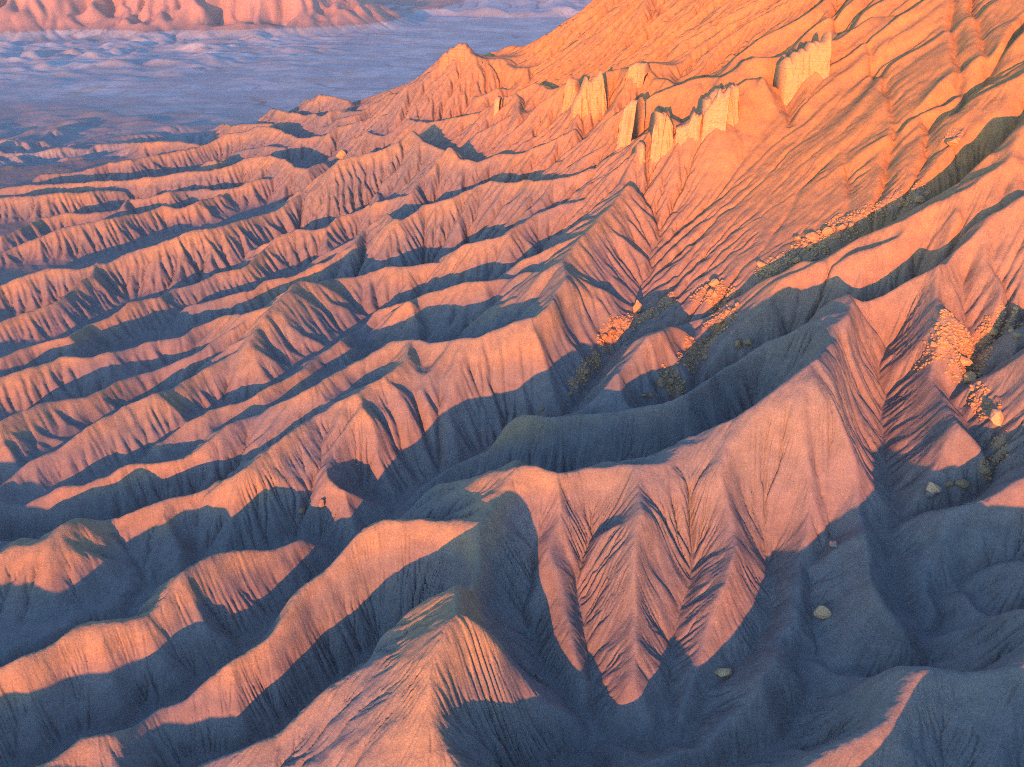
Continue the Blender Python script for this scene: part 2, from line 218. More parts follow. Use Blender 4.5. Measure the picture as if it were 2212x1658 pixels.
def fbm(x,y,sc,n=4,g=.5,o=0.):
    s=0.; w=1.
    for k in range(n):
        c,d=math.cos(k*1.1),math.sin(k*1.1)
        s=s+w*vnoise(c*x-d*y,d*x+c*y,sc,o+17.3*k,31.7*k); w*=g; sc*=.5
    return s
def sstep(a,b,x):
    t=np.clip((x-a)/(b-a),0,1); return t*t*(3-2*t)
def blur(G,n=1):
    for _ in range(n):
        P=np.pad(G,1,mode='edge'); G=(P[:-2]+2*P[1:-1]+P[2:])/4
        G=(G[:,:-2]+2*G[:,1:-1]+G[:,2:])/4
    return G
class Grid:
    def __init__(s,x0,x1,y0,y1,r):
        s.x0,s.y0,s.r=x0,y0,r; s.nx=int(round((x1-x0)/r))+1; s.ny=int(round((y1-y0)/r))+1
        s.X,s.Y=np.meshgrid(x0+r*np.arange(s.nx),y0+r*np.arange(s.ny))
    def at(s,Z,x,y): return bil(Z,(x-s.x0)/s.r,(y-s.y0)/s.r)
def carve(g,Z,lines,sl,valley=False,reach=60.,rel=None):
    """ridges: highest of straight-sided crests; valleys: lowest of V-shaped floors"""
    out=np.full(Z.shape,1e9 if valley else -1e9)
    for name,P in lines.items():
        m=sl.get(name,sl['*']) if isinstance(sl,dict) else sl
        for p,q in zip(P[:-1],P[1:]):
            lo=np.minimum(p,q); hi=np.maximum(p,q); R=reach
            i0=max(0,int((lo[0]-R-g.x0)/g.r)); i1=min(g.nx,int((hi[0]+R-g.x0)/g.r)+2)
            j0=max(0,int((lo[1]-R-g.y0)/g.r)); j1=min(g.ny,int((hi[1]+R-g.y0)/g.r)+2)
            if i1<=i0 or j1<=j0: continue
            X=g.X[j0:j1,i0:i1]; Y=g.Y[j0:j1,i0:i1]; d=q[:2]-p[:2]; L=d@d+1e-6
            t=np.clip(((X-p[0])*d[0]+(Y-p[1])*d[1])/L,0,1)
            D=np.hypot(X-p[0]-t*d[0],Y-p[1]-t*d[1]); z=p[2]+t*(q[2]-p[2])
            if rel is not None:
                b0=p[3]+t*(q[3]-p[3]); z=z+rel[j0:j1,i0:i1]*(Z[j0:j1,i0:i1]-b0)
            o=out[j0:j1,i0:i1]
            if valley: np.minimum(o,z+.45*D+.075*D*D-1.5*np.maximum(0,1-D/1.5),out=o)
            else: np.maximum(o,z-m*D,out=o)
    return out
def flow(Z,r,jit):
    ny,nx=Z.shape; n=nx*ny; best=np.full(Z.shape,1e-5); rec=np.arange(n,dtype=np.int64).reshape(ny,nx).copy(); ids=rec.copy()
    c=slice(1,-1)
    for dj in (-1,0,1):
        for di in (-1,0,1):
            if not(di or dj): continue
            L=r*math.hypot(di,dj)
            s=(Z[c,c]-Z[1+dj:ny-1+dj,1+di:nx-1+di])/L
            k=s*(1-jit*RNG.random(s.shape,dtype=np.float32)) if jit else s
            b=best[c,c]; m=k>b; b[m]=k[m]; rec[c,c][m]=ids[1+dj:ny-1+dj,1+di:nx-1+di][m]
    rec=rec.ravel(); A=np.full(n,r*r); p=rec.copy(); sink=p==np.arange(n)
    p[sink]=n; p=np.append(p,n); A=np.append(A,0.)
    for _ in range(9):
        add=np.bincount(p,weights=A,minlength=n+1); add[n]=0; A=A+add; p=p[p]
        A[n]=0
    return rec,A[:n].reshape(ny,nx)
def erode(Z,r,n,K,m=.45,diff=.02,jit=.35,keep=None,amax=1500.,talus=1.05):
    ny,nx=Z.shape
    for it in range(n):
        rec,A=flow(Z,r,jit)
        drop=Z-Z.ravel()[rec].reshape(ny,nx)
        E=K*np.minimum(A,amax)**m*drop/r
        if keep is not None: E=E*keep
        Z=Z-np.minimum(E,.35*drop)
        if diff:
            P=np.pad(Z,1,mode='edge'); lap=P[:-2,1:-1]+P[2:,1:-1]+P[1:-1,:-2]+P[1:-1,2:]-4*Z
            Z=Z+diff*lap
    return Z,A

def plain_relief(x,y):
    wx=x+fbm(x,y,90,2,o=3.)*30; wy=y+fbm(x,y,90,2,o=13.)*30
    r=fbm(x,y,230,3)*1.8+(1-np.abs(fbm(wx,wy*1.3,75,5,.55,o=4.))*1.6)*1.5*sstep(-.5,.5,fbm(x,y,300,2,o=8.)+.15)
    far=sstep(820,1350,y)*sstep(-100,-600,x)
    r=r+np.abs(fbm(wx,wy,52,4,.6,o=2.))*12*far
    near=sstep(760,560,y+.35*x)
    r=r+np.abs(fbm(wx,wy,30,3,.55,o=6.))*6.0*near
    return r-1.6
# crests just out of the frame, nearer than the first ridge: they shade the near gullies
NEAR={'N1':[(-260,52,13),(-110,42,16),(-60,38,15),(-10,35,16),(20,32,21),(40,34,33),(58,50,43.5),(74,55,46.5),(96,60,48),(125,62,54),(220,70,90)],
      'N2':[(-300,-10,12),(-120,-30,14),(0,-45,18),(90,-60,33),(200,-60,52)],
      'N3':[(-330,140,12),(-210,120,15),(-140,100,16)],'N4':[(-420,330,10),(-300,270,14),(-215,230,13)],
      'N5':[(-360,230,12),(-240,190,15),(-170,165,13)],'N6':[(-300,90,14),(-170,75,17),(-110,70,14)]}
def build_ground():
    g=Grid(-430,350,-140,720,GRES)
    xp=g.X+.42*(np.minimum(g.Y,620)-190)
    B=base(g.X,g.Y); B=blur(B,3); W=sstep(70,150,xp); hill=sstep(110,170,xp)
    cc=-.387*g.X+.922*g.Y; dn=.922*g.X+.387*g.Y
    cc=cc+fbm(g.X,g.Y,48,3,o=5.)*9; q1=np.abs(vnoise(cc,dn*.12,15.,3.)); q2=np.abs(vnoise(cc,dn*.2,6.,9.))
    B=B+hill*(fbm(g.X,g.Y,90,2,.5)*3.0+(.5-q1)*6.0+(.4-q2)*2.0)
    low4=4.0*sstep(2,7,B)*(1-sstep(30,60,B)); B=B-low4
    low=sstep(3.,.3,B); B=B+low*plain_relief(g.X,g.Y)
    def lines(D,v=False):
        o={}
        for k,l in D.items():
            P=solve(l,v); o[k]=np.column_stack([P,base(P[:,0],P[:,1])])
        return o
    RL=lines(RIDGES); VL=lines(VALLEYS,True)
    rs=np.random.default_rng(8); sp={}
    for k,P in RL.items():
        if k[0]!='R' and k not in('W1','P3','H1','H2','RB','RA'): continue
        h=P[:,2]-P[:,3]; S=np.concatenate([[0],np.cumsum(np.hypot(np.diff(P[:,0]),np.diff(P[:,1])))]); u=rs.uniform(2,7)
        while u<S[-1]:
            p=np.array([np.interp(u,S,P[:,c]) for c in range(4)]); hh=p[2]-p[3]; e=min(u+1,S[-1]); d=np.array([np.interp(e,S,P[:,c])-np.interp(max(0,u-1),S,P[:,c]) for c in (0,1)]); d/=np.hypot(*d)+1e-6
            far=sstep(150,420,p[1]); big=1+.8*far
            for sg in (1,-1):
                if hh<3.2 or rs.random()<.22: continue
                a=rs.normal(0,.33); nv=sg*np.array([-d[1],d[0]]); dr=nv*math.cos(a)+d*math.sin(a)
                Ls=hh*rs.uniform(.75,1.45); f_=rs.uniform(.50,.64); q0=p.copy(); q0[:2]+=d*rs.uniform(-1.5,1.5); q0[2]-=rs.uniform(.1,.5)
                q1=q0.copy(); bend=dr+d*rs.normal(0,.15); q1[:2]+=bend*Ls*.5; q1[2]-=f_*Ls*.5; q2=q1.copy(); bend=dr+d*rs.normal(0,.3); q2[:2]+=bend*Ls*.6; q2[2]-=(f_+.06)*Ls*.6
                for q in (q1,q2): q[3]=base(q[0],q[1])
                sp['s%s%d%d'%(k,int(u*10),sg)]=np.array([q0,q1,q2])
            u+=rs.uniform(4.0,10.)*big*(.7+.035*hh)
    RL.update(sp)
    for k,l in NEAR.items():
        P=np.array(l,float); RL[k]=np.column_stack([P,base(P[:,0],P[:,1])])
    # bend the survey lines a little so that no crest runs ruler straight
    wx=fbm(g.X,g.Y,9,2,o=9.)*.9; wy=fbm(g.X,g.Y,9,2,o=19.)*.9
    X0,Y0=g.X,g.Y; g.X=X0+wx; g.Y=Y0+wy
    R=carve(g,B,RL,SLOPES,rel=W)
    V=carve(g,B,{k:v for k,v in VL.items() if k[0]!='C'},.62,True,reach=14.,rel=W)
    CV=carve(g,B,{k:v for k,v in VL.items() if k[0]=='C'},.62,True,reach=9.,rel=W*0+1)
    g.X,g.Y=X0,Y0
    w=1.6; d=np.clip((R-B)/w,-30,30)
    Z=B+w*np.log1p(np.exp(d))-w*.3*np.exp(-d*d/8)
    Z=np.minimum(Z,V-low4-1.0); Z=np.minimum(Z,CV*1.0+.3*0+1.4)
    near=sstep(210,120,g.Y); Z=Z*(1-near)+near*blur(Z,4); Z=np.minimum(Z,V-low4-1.3)
    Z=Z+fbm(g.X,g.Y,14,4,.6)*.7*sstep(.5,6,Z-B+2)+fbm(g.X,g.Y,3,2)*.14
    return g,B,Z,W
def rills(g,Z,n=14,step=1.1,seed=3,sm=3):
    """thin cracks that run down the fall line: noise smeared along the slope"""
    S=blur(Z,sm); gy,gx=np.gradient(S,g.r); m=np.hypot(gx,gy)+1e-4; vx,vy=-gx/m,-gy/m
    N0=np.random.default_rng(seed).normal(size=Z.shape); N0=blur(N0,1)
    J,I=np.mgrid[0:g.ny,0:g.nx].astype(float); acc=N0.copy()
    for sg in (1,-1):
        px,py=I.copy(),J.copy()
        for k in range(n):
            ux=bil(vx,px,py); uy=bil(vy,px,py); px+=sg*step*ux; py+=sg*step*uy
            acc+=bil(N0,px,py)*(1-k/n*.6)
    acc/=acc.std(); return acc, m
def build_far():
    f=Grid(-1900,1500,420,4200,6.)
    Z=plain_relief(f.X,f.Y)
    mesa={'m':[np.array(p,float) for p in ((-2600,1850,195,0),(-1100,1800,195,0),(-960,1760,195,0),(-840,1850,195,0),(-620,1810,195,0),(-505,1850,195,0))],
          'm2':[np.array(p,float) for p in ((-1010,1700,150,0),(-990,1530,52,0),(-960,1470,18,0))],
          'm3':[np.array(p,float) for p in ((-1400,1500,90,0),(-1060,1450,55,0),(-930,1400,16,0))]}
    M=carve(f,Z,mesa,.64,reach=420.)
    M=np.minimum(M,175)
    wx=f.X+fbm(f.X,f.Y,90,2)*22
    rib=np.abs(fbm(wx,f.Y*.22,36,2,.5,o=7.)); rib2=np.abs(fbm(wx,f.Y*.3,19,2,.5,o=3.))
    M=M-(rib*46+rib2*17)*sstep(4,70,M)*sstep(178,130,M)
    w=7.; d=np.clip((M-Z)/w,-30,30); Z=Z+w*np.log1p(np.exp(d))
    bl=[(330,2150),(0,2080),(-260,2130),(-600,2300)]
    yb=2120+fbm(f.X,f.Y*0,160,3)*70
    up=np.maximum(0,f.Y-yb)
    Z=Z+np.minimum(up*.35,16+8*fbm(f.X,f.Y*0,60,3))*(up>0)+np.maximum(0,f.Y-2300)*.05*1.0+sstep(2250,2900,f.Y)*np.abs(fbm(f.X,f.Y,170,4,.55))*60*sstep(-200,300,f.X)
    Z,A=erode(Z,f.r,30,.018,m=.42,diff=.01,jit=.4,amax=60000.)
    return f,Z,A
SLOPES={'*':.78}
C=scene.collection
def link_mesh(name,V,F,mat,smooth=True,attrs=None):
    me=bpy.data.meshes.new(name); V=np.ascontiguousarray(V,dtype=np.float32); F=np.ascontiguousarray(F,dtype=np.int32)
    k=F.shape[1]
    me.vertices.add(len(V)); me.vertices.foreach_set('co',V.ravel())
    me.loops.add(F.size); me.loops.foreach_set('vertex_index',F.ravel())
    me.polygons.add(len(F)); me.polygons.foreach_set('loop_start',np.arange(0,F.size,k,dtype=np.int32))
    if smooth: me.polygons.foreach_set('use_smooth',np.ones(len(F),dtype=bool))
    for an,av in (attrs or {}).items():
        a=me.attributes.new(an,'FLOAT','POINT'); a.data.foreach_set('value',np.ascontiguousarray(av,dtype=np.float32).ravel())
    me.update(calc_edges=True); me.validate()
    me.materials.append(mat)
    o=bpy.data.objects.new(name,me); C.objects.link(o); return o
def quads(nr,nc):
    i=np.arange(nr-1)[:,None]*nc+np.arange(nc-1)[None,:]
    return np.stack([i,i+1,i+nc+1,i+nc],-1).reshape(-1,4)
def simple_mat(name,col):
    m=bpy.data.materials.new(name); m.use_nodes=True; b=m.node_tree.nodes['Principled BSDF']
    b.inputs['Base Color'].default_value=(*col,1); b.inputs['Roughness'].default_value=.95; b.inputs['Specular IOR Level'].default_value=.1; return m
clay=simple_mat('clay',(.22,.20,.185))

GRES=.8
g,B,Z,W=build_ground()
Z,A=erode(Z,g.r,44,.0125,diff=.005,keep=(.38+.62*sstep(110,190,g.Y)+1.1*sstep(190,380,g.Y))*(1-.86*sstep(45,80,g.X)*sstep(395,330,g.Y)*sstep(190,215,g.Y)))
f,ZF,AF=build_far()
g2=Grid(-135,165,55,285,.4)
Z2=g.at(Z,g2.X,g2.Y); Z2=blur(Z2,2)+fbm(g2.X,g2.Y,1.4,2)*.08
Z2,A2=erode(Z2,g2.r,18,.013,diff=.006,keep=.15+1.6*sstep(-.7,.9,fbm(g2.X,g2.Y,9,3,o=4.)))
g3=Grid(-105,118,58,192,.2)
Z3=g2.at(Z2,g3.X,g3.Y); Z3=blur(Z3,1)+fbm(g3.X,g3.Y,.9,2)*.06
Z3,A3=erode(Z3,g3.r,14,.014,diff=.004,keep=.1+1.8*sstep(-.7,.9,fbm(g3.X,g3.Y,5,3,o=14.)))
L1,_=rills(g,Z,10,1.,3); L2,_=rills(g2,Z2,12,1.,4); L3,m3=rills(g3,Z3,16,1.,5)
L3b,_=rills(g3,Z3,26,1.2,6,6)
crack=lambda L,a,b_: sstep(a,b_,L)
st1=sstep(.15,.4,np.hypot(*np.gradient(blur(Z,2),g.r))); st2=sstep(.15,.4,np.hypot(*np.gradient(blur(Z2,3),g2.r))); st3=sstep(.15,.4,m3)
Z=Z-.34*crack(L1,.5,2.2)*st1
Z2=Z2-st2*(.22*crack(L2,.5,2.)+.03*L2)
st3=st3*(.25+1.1*sstep(-.7,.8,fbm(g3.X,g3.Y,4,3,o=24.)))
Z3=Z3-st3*(.17*crack(L3,.55,1.9)+.12*crack(L3b,.7,2.2)+.018*L3)
az=np.radians(np.linspace(-46,46,1500)); rr=np.exp(np.concatenate([np.linspace(math.log(40),math.log(700),1250),np.linspace(math.log(700),math.log(4100),520)[1:]]))
R_,A_=np.meshgrid(rr,az,indexing='ij'); X=R_*np.sin(A_); Y=R_*np.cos(A_)
def height(X,Y):
    H=f.at(ZF,X,Y)
    e=np.minimum(np.minimum(X-g.x0,350-X),np.minimum(Y-g.y0,720-Y)); k=sstep(0,45,e)
    H=H*(1-k)+k*g.at(Z,X,Y)
    e=np.minimum(np.minimum(X-g2.x0,165-X),np.minimum(Y-g2.y0,285-Y)); k=sstep(0,12,e)
    H=H*(1-k)+k*g2.at(Z2,X,Y)
    e=np.minimum(np.minimum(X-g3.x0,118-X),np.minimum(Y-g3.y0,192-Y)); k=sstep(0,8,e)
    return H*(1-k)+k*g3.at(Z3,X,Y)
H=height(X,Y)

# how far a spot stands above its surroundings: the ochre cap beds crop out along the crests
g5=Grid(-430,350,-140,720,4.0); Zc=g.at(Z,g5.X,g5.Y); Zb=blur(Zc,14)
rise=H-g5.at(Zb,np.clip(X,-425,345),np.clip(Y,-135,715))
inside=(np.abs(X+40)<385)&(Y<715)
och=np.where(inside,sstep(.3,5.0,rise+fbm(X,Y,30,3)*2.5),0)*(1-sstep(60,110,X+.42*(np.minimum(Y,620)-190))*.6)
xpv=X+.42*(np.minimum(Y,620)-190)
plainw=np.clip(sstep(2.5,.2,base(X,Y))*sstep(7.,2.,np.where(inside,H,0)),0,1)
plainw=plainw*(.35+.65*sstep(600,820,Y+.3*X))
plainw=np.where((Y>1350)&(H>14)&(X<-140),0,plainw)
# debris: ochre rubble spilled along the washes
def sheet(it): fr=FR[it[0]]; return fr[0]+it[1]*fr[2],fr[1]+it[2]*fr[2]
def land(pts):
    """where survey sight lines meet the finished ground"""
    D=np.array([ray(*p) for p in pts]); t=np.full(len(D),40.); done=np.zeros(len(D),bool)
    for _ in range(2600):
        q=D*t[:,None]; d=CAM_Z+q[:,2]-height(q[:,0],q[:,1]); done|=d<.03
        if done.all(): break
        t=np.where(done,t,t+np.maximum(.02,d*.4))
    q=D*t[:,None]; return np.column_stack([q[:,0],q[:,1],height(q[:,0],q[:,1]),t])
DEBRIS=[('f',1800,560,150),('f',1850,650,110),('f',1640,590,80),('f',1880,800,60),('f',1920,880,50),('f',2000,480,70),('f',2110,430,80),('f',270,330,80),('f',260,450,100),('f',230,200,60),('f',110,610,70),
('f',200,560,60),('f',60,680,60),('f',650,60,100),('f',560,90,60),('e',1780,450,60),('e',1690,560,50),('e',1640,650,45),('e',1570,740,40),('e',1900,400,55),('e',2110,790,60),('e',2150,850,60),('e',1500,810,35),
('e',2100,290,60),('e',1990,370,50),('c',1050,1440,110),('c',950,1500,80),('c',870,1550,80),('c',780,1590,60),('c',1160,1400,60),('c',1400,1290,50),('c',1540,1265,70),('c',1300,1330,50),('c',1760,880,50),('c',900,1620,60),('f',2050,1280,50),('f',1970,1350,40)]
DEBRIS+=[('e',1720,500,50),('e',1620,690,45),('e',1540,780,40),('e',1850,420,50),('c',1230,1350,50),('f',150,250,60),('f',240,260,60),('f',270,400,60),('f',1900,700,70),('f',1960,560,70),('f',1760,740,50),('f',1990,980,55),('f',2060,1180,50),('f',1930,950,45)]
DP=land([sheet(d) for d in DEBRIS]); DR=np.array([d[3]*.3385/FPX for d in DEBRIS])*DP[:,3]
deb=np.zeros(X.shape)
nz=fbm(X,Y,5,3)*.35
for p,r in zip(DP,DR):
    j0,j1=np.searchsorted(rr,[math.hypot(p[0],p[1])-2.5*r,math.hypot(p[0],p[1])+2.5*r]); a0=math.atan2(p[0],p[1]); dw=2.5*r/math.hypot(p[0],p[1])
    i0,i1=np.searchsorted(az,[a0-dw,a0+dw])
    s_=(slice(j0,j1),slice(i0,i1)); q=np.hypot(X[s_]-p[0],Y[s_]-p[1])/r+nz[s_]
    deb[s_]=np.maximum(deb[s_],sstep(1.15,.6,q))
H=H+deb*(np.abs(fbm(X,Y,1.9,3,.6,o=1.))*.55)
V_=np.stack([X,Y,H],-1).reshape(-1,3); Q=quads(*X.shape)
dr=sstep(7.2,9.6,np.log(f.at(AF,X,Y)+1))*sstep(560,800,Y)
mesaw=sstep(1330,1420,Y)*sstep(-120,-190,X)*sstep(9,26,H)
och=och*(1-.8*sstep(-5,30,X)*sstep(215,185,Y))
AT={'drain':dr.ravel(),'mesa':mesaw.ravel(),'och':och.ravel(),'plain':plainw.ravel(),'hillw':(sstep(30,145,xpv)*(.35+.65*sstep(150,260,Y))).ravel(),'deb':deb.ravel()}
cx=X[:-1,:-1]; cy=Y[:-1,:-1]; ch=H[:-1,:-1]
m_far=(cy>650+.0*cx)|(plainw[:-1,:-1]>.5)
m_mesa=(cy>1330)&(cx<-150)&(ch>11)
m_hill=(xpv[:-1,:-1]>95)&~m_far
part=np.where(m_mesa,3,np.where(m_far,2,np.where(m_hill,1,0))).ravel()
def submesh(name,k,mat):
    q=Q[part==k]; used=np.unique(q); remap=np.zeros(len(V_),np.int32); remap[used]=np.arange(len(used))
    o=link_mesh(name,V_[used],remap[q],mat,True,{a:v[used] for a,v in AT.items()}); o['kind']='structure'; return o
# smooth normals must agree across the cut between the sheets
def sheets(mat):
    for k,n in enumerate(('badlands','hillside','plain','mesa')): submesh(n,k,mat)

class NT:
    def __init__(s,m): s.t=m.node_tree; s.n=s.t.nodes
    def add(s,ty,**kw):
        x=s.n.new(ty)
        for k,v in kw.items(): setattr(x,k,v)
        return x
    def link(s,a,b): s.t.links.new(a,b)
    def attr(s,n): return s.add('ShaderNodeAttribute',attribute_name=n).outputs['Fac']
    def noise(s,vec,scale,detail=4,rough=.55):
        x=s.add('ShaderNodeTexNoise'); x.inputs['Scale'].default_value=scale; x.inputs['Detail'].default_value=detail; x.inputs['Roughness'].default_value=rough
        if vec is not None: s.link(vec,x.inputs['Vector'])
        return x.outputs['Fac']
    def rng(s,v,a,b,c=0.,d=1.):
        x=s.add('ShaderNodeMapRange',interpolation_type='SMOOTHSTEP'); s.link(v,x.inputs[0])
        for i,q in enumerate((a,b,c,d)): x.inputs[1+i].default_value=q
        return x.outputs[0]
    def math(s,op,a,b=None):
        x=s.add('ShaderNodeMath',operation=op)
        for i,q in enumerate((a,b)):
            if q is None: continue
            if isinstance(q,(int,float)): x.inputs[i].default_value=q
            else: s.link(q,x.inputs[i])
        return x.outputs[0]
    def mix(s,f,a,b,bt='MIX'):
        x=s.add('ShaderNodeMix',data_type='RGBA',blend_type=bt)
        if isinstance(f,(int,float)): x.inputs[0].default_value=f
        else: s.link(f,x.inputs[0])
        for i,q in ((6,a),(7,b)):
            if isinstance(q,tuple): x.inputs[i].default_value=(*q,1)
            else: s.link(q,x.inputs[i])
        return x.outputs[2]
def ground_mat():
    m=bpy.data.materials.new('clay_shale'); m.use_nodes=True; N_=NT(m); b=N_.n['Principled BSDF']
    pos=N_.add('ShaderNodeNewGeometry').outputs['Position']
    sep=N_.add('ShaderNodeSeparateXYZ'); N_.link(pos,sep.inputs[0])
    big=N_.noise(pos,.035,4); mid=N_.noise(pos,.35,5,.6); fine=N_.noise(pos,3.0,6,.72)
    c=N_.mix(N_.rng(big,.35,.68),(.178,.176,.172),(.222,.19,.178))
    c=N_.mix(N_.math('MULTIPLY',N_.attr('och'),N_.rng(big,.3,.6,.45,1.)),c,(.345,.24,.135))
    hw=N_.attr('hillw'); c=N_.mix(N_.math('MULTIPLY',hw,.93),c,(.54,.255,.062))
    # thin pale beds lying level through the slopes
    wob=N_.math('MULTIPLY',N_.noise(pos,.02,2),3.0); z=N_.math('ADD',sep.outputs[2],wob)
    zz=N_.add('ShaderNodeCombineXYZ'); N_.link(z,zz.inputs[2])
    bed=N_.noise(zz.outputs[0],.55,5,.7); c=N_.mix(N_.math('MULTIPLY',N_.rng(bed,.45,.75),.35),c,(.30,.25,.18))
    c=N_.mix(N_.math('MULTIPLY',N_.attr('deb'),N_.rng(mid,.25,.55,.55,1.)),c,(.35,.215,.13))
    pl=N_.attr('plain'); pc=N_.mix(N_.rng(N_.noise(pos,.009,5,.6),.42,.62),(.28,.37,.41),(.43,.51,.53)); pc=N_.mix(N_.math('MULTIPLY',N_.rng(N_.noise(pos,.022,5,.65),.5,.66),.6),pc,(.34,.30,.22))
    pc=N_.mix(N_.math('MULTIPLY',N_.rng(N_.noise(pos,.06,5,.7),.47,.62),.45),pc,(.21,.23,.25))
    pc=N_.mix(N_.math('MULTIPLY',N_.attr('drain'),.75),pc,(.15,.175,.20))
    c=N_.mix(pl,c,pc); c=N_.mix(N_.math('MULTIPLY',N_.attr('mesa'),N_.rng(big,.2,.7,.75,1.)),c,(.44,.27,.20))
    c=N_.mix(N_.rng(mid,.25,.7,.4,.0),c,(.085,.08,.08)); c=N_.mix(N_.rng(fine,.3,.7,.45,0.),c,(.075,.07,.068))
    fl=N_.add('ShaderNodeTexVoronoi'); fl.inputs['Scale'].default_value=1.3; N_.link(pos,fl.inputs['Vector'])
    spk=N_.math('MULTIPLY',N_.rng(fl.outputs['Distance'],.16,.08),N_.rng(mid,.62,.72)); c=N_.mix(N_.math('MULTIPLY',spk,.7),c,(.55,.54,.52))
    N_.link(c,b.inputs['Base Color']); b.inputs['Roughness'].default_value=.95; b.inputs['Specular IOR Level'].default_value=.08
    bp=N_.add('ShaderNodeBump'); bp.inputs['Strength'].default_value=1.0; bp.inputs['Distance'].default_value=.22
    N_.link(N_.math('ADD',mid,N_.math('MULTIPLY',fine,.6)),bp.inputs['Height']); N_.link(bp.outputs[0],b.inputs['Normal'])
    return m
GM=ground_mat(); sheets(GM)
# the same land carried on beside and behind the viewpoint
bx=np.arange(-428,349,2.); by=np.arange(-138,430,2.); BX_,BY_=np.meshgrid(bx,by); BH=g.at(Z,BX_,BY_)
fx,fy=BX_[:-1,:-1]+1,BY_[:-1,:-1]+1; keepf=((np.abs(np.arctan2(fx,fy))>math.radians(45.4))|(np.hypot(fx,fy)<41.5)).ravel()
q=quads(*BX_.shape)[keepf]; us=np.unique(q); rm=np.zeros(BX_.size,np.int32); rm[us]=np.arange(len(us))
bo=link_mesh('hills',np.stack([BX_,BY_,BH],-1).reshape(-1,3)[us],rm[q],GM,True,{'och':us*0.,'plain':us*0.,'hillw':us*0.,'deb':us*0.,'drain':us*0.,'mesa':us*0.}); bo['kind']='structure'
# ---------------- rocks -----------------------------------------------------------------------
def rock_mat(name,c1,c2,c3):
    m=bpy.data.materials.new(name); m.use_nodes=True; N_=NT(m); b=N_.n['Principled BSDF']
    tc=N_.add('ShaderNodeNewGeometry').outputs['Position']
    a=N_.noise(tc,.9,6,.6); f_=N_.noise(tc,4.,5,.7)
    sep=N_.add('ShaderNodeSeparateXYZ'); N_.link(tc,sep.inputs[0])
    cz=N_.add('ShaderNodeCombineXYZ'); N_.link(N_.math('ADD',sep.outputs[2],N_.math('MULTIPLY',a,.8)),cz.inputs[2])
    st=N_.noise(cz.outputs[0],2.2,3,.6)
    c=N_.mix(N_.rng(a,.35,.65),c1,c2); c=N_.mix(N_.math('MULTIPLY',N_.rng(st,.5,.62),.6),c,c3); c=N_.mix(N_.rng(f_,.25,.5,.22,0.),c,(.12,.085,.055))
    N_.link(c,b.inputs['Base Color']); b.inputs['Roughness'].default_value=.92; b.inputs['Specular IOR Level'].default_value=.1
    bp=N_.add('ShaderNodeBump'); bp.inputs['Strength'].default_value=1.; bp.inputs['Distance'].default_value=.15
    N_.link(N_.math('ADD',a,f_),bp.inputs['Height']); N_.link(bp.outputs[0],b.inputs['Normal']); return m
TAN=rock_mat('tan_sandstone',(.54,.32,.175),(.60,.37,.20),(.42,.25,.13)); BRN=rock_mat('brown_sandstone',(.27,.17,.09),(.33,.215,.115),(.19,.12,.065)); PALE=rock_mat('pale_sandstone',(.41,.24,.115),(.47,.29,.145),(.32,.18,.085)); OCH=rock_mat('ochre_stone',(.40,.235,.11),(.47,.28,.13),(.28,.16,.08)); GRY=rock_mat('grey_mudstone',(.19,.175,.165),(.22,.20,.18),(.15,.14,.13))
def rock_mesh(name,seed,sx=1.,sy=1.,sz=1.,cuts=13,sub=4,spiky=0.):
    rg=np.random.default_rng(seed); bm=bmesh.new(); bmesh.ops.create_icosphere(bm,subdivisions=sub,radius=1.)
    P=np.array([v.co for v in bm.verts])
    n=rg.normal(size=(cuts,3)); n/=np.linalg.norm(n,axis=1)[:,None]; dd=.5+.34*rg.random(cuts)
    for a,d in zip(n,dd):
        over=np.maximum(0,P@a-d); P=P-np.outer(over*.93,a)
    o=rg.random()*50
    for sc,am in ((.8,.12),(.34,.06),(.15,.03)):
        q=P/sc; P=P*(1+am*(vnoise(q[:,0]+q[:,2]*.7,q[:,1]-q[:,2]*.6,1.,o,o)))[:,None]
    if spiky: P[:,:2]*=(1-spiky*np.clip((P[:,2]+.4),0,1.2))[:,None]
    P=P*np.array([sx,sy,sz]); P[:,2]-=P[:,2].min()
    for v,p in zip(bm.verts,P): v.co=p
    me=bpy.data.meshes.new(name); bm.to_mesh(me); bm.free(); return me
ROCKS=[rock_mesh('boulder',20+k,1,.8+.1*(k%3),.62+.09*(k%4)) for k in range(8)]
SMALL=[rock_mesh('rock',60+k,1,.75+.1*(k%3),.55+.12*(k%3),9,3) for k in range(6)]
SPIRE=rock_mesh('boulder',91,1,.8,1.35,10,4,.35)
cache={}
def with_mat(me,mat):
    k=(me.name,mat.name)
    if k not in cache: m=me.copy(); m.materials.clear(); m.materials.append(mat); m.polygons.foreach_set('use_smooth',np.zeros(len(m.polygons),bool)); cache[k]=m
    return cache[k]
def put(name,me,mat,p,size,label,cat,group=None,rz=0.,sink=.22,tilt=0.,lift=0.):
    o=bpy.data.objects.new(name,with_mat(me,mat)); C.objects.link(o)
    o.scale=(size/2,)*3; o.location=(p[0],p[1],p[2]-sink*size*.6+lift); o.rotation_euler=(tilt,tilt*.6,rz)
    o['label']=label; o['category']=cat
    if group: o['group']=group
    return o
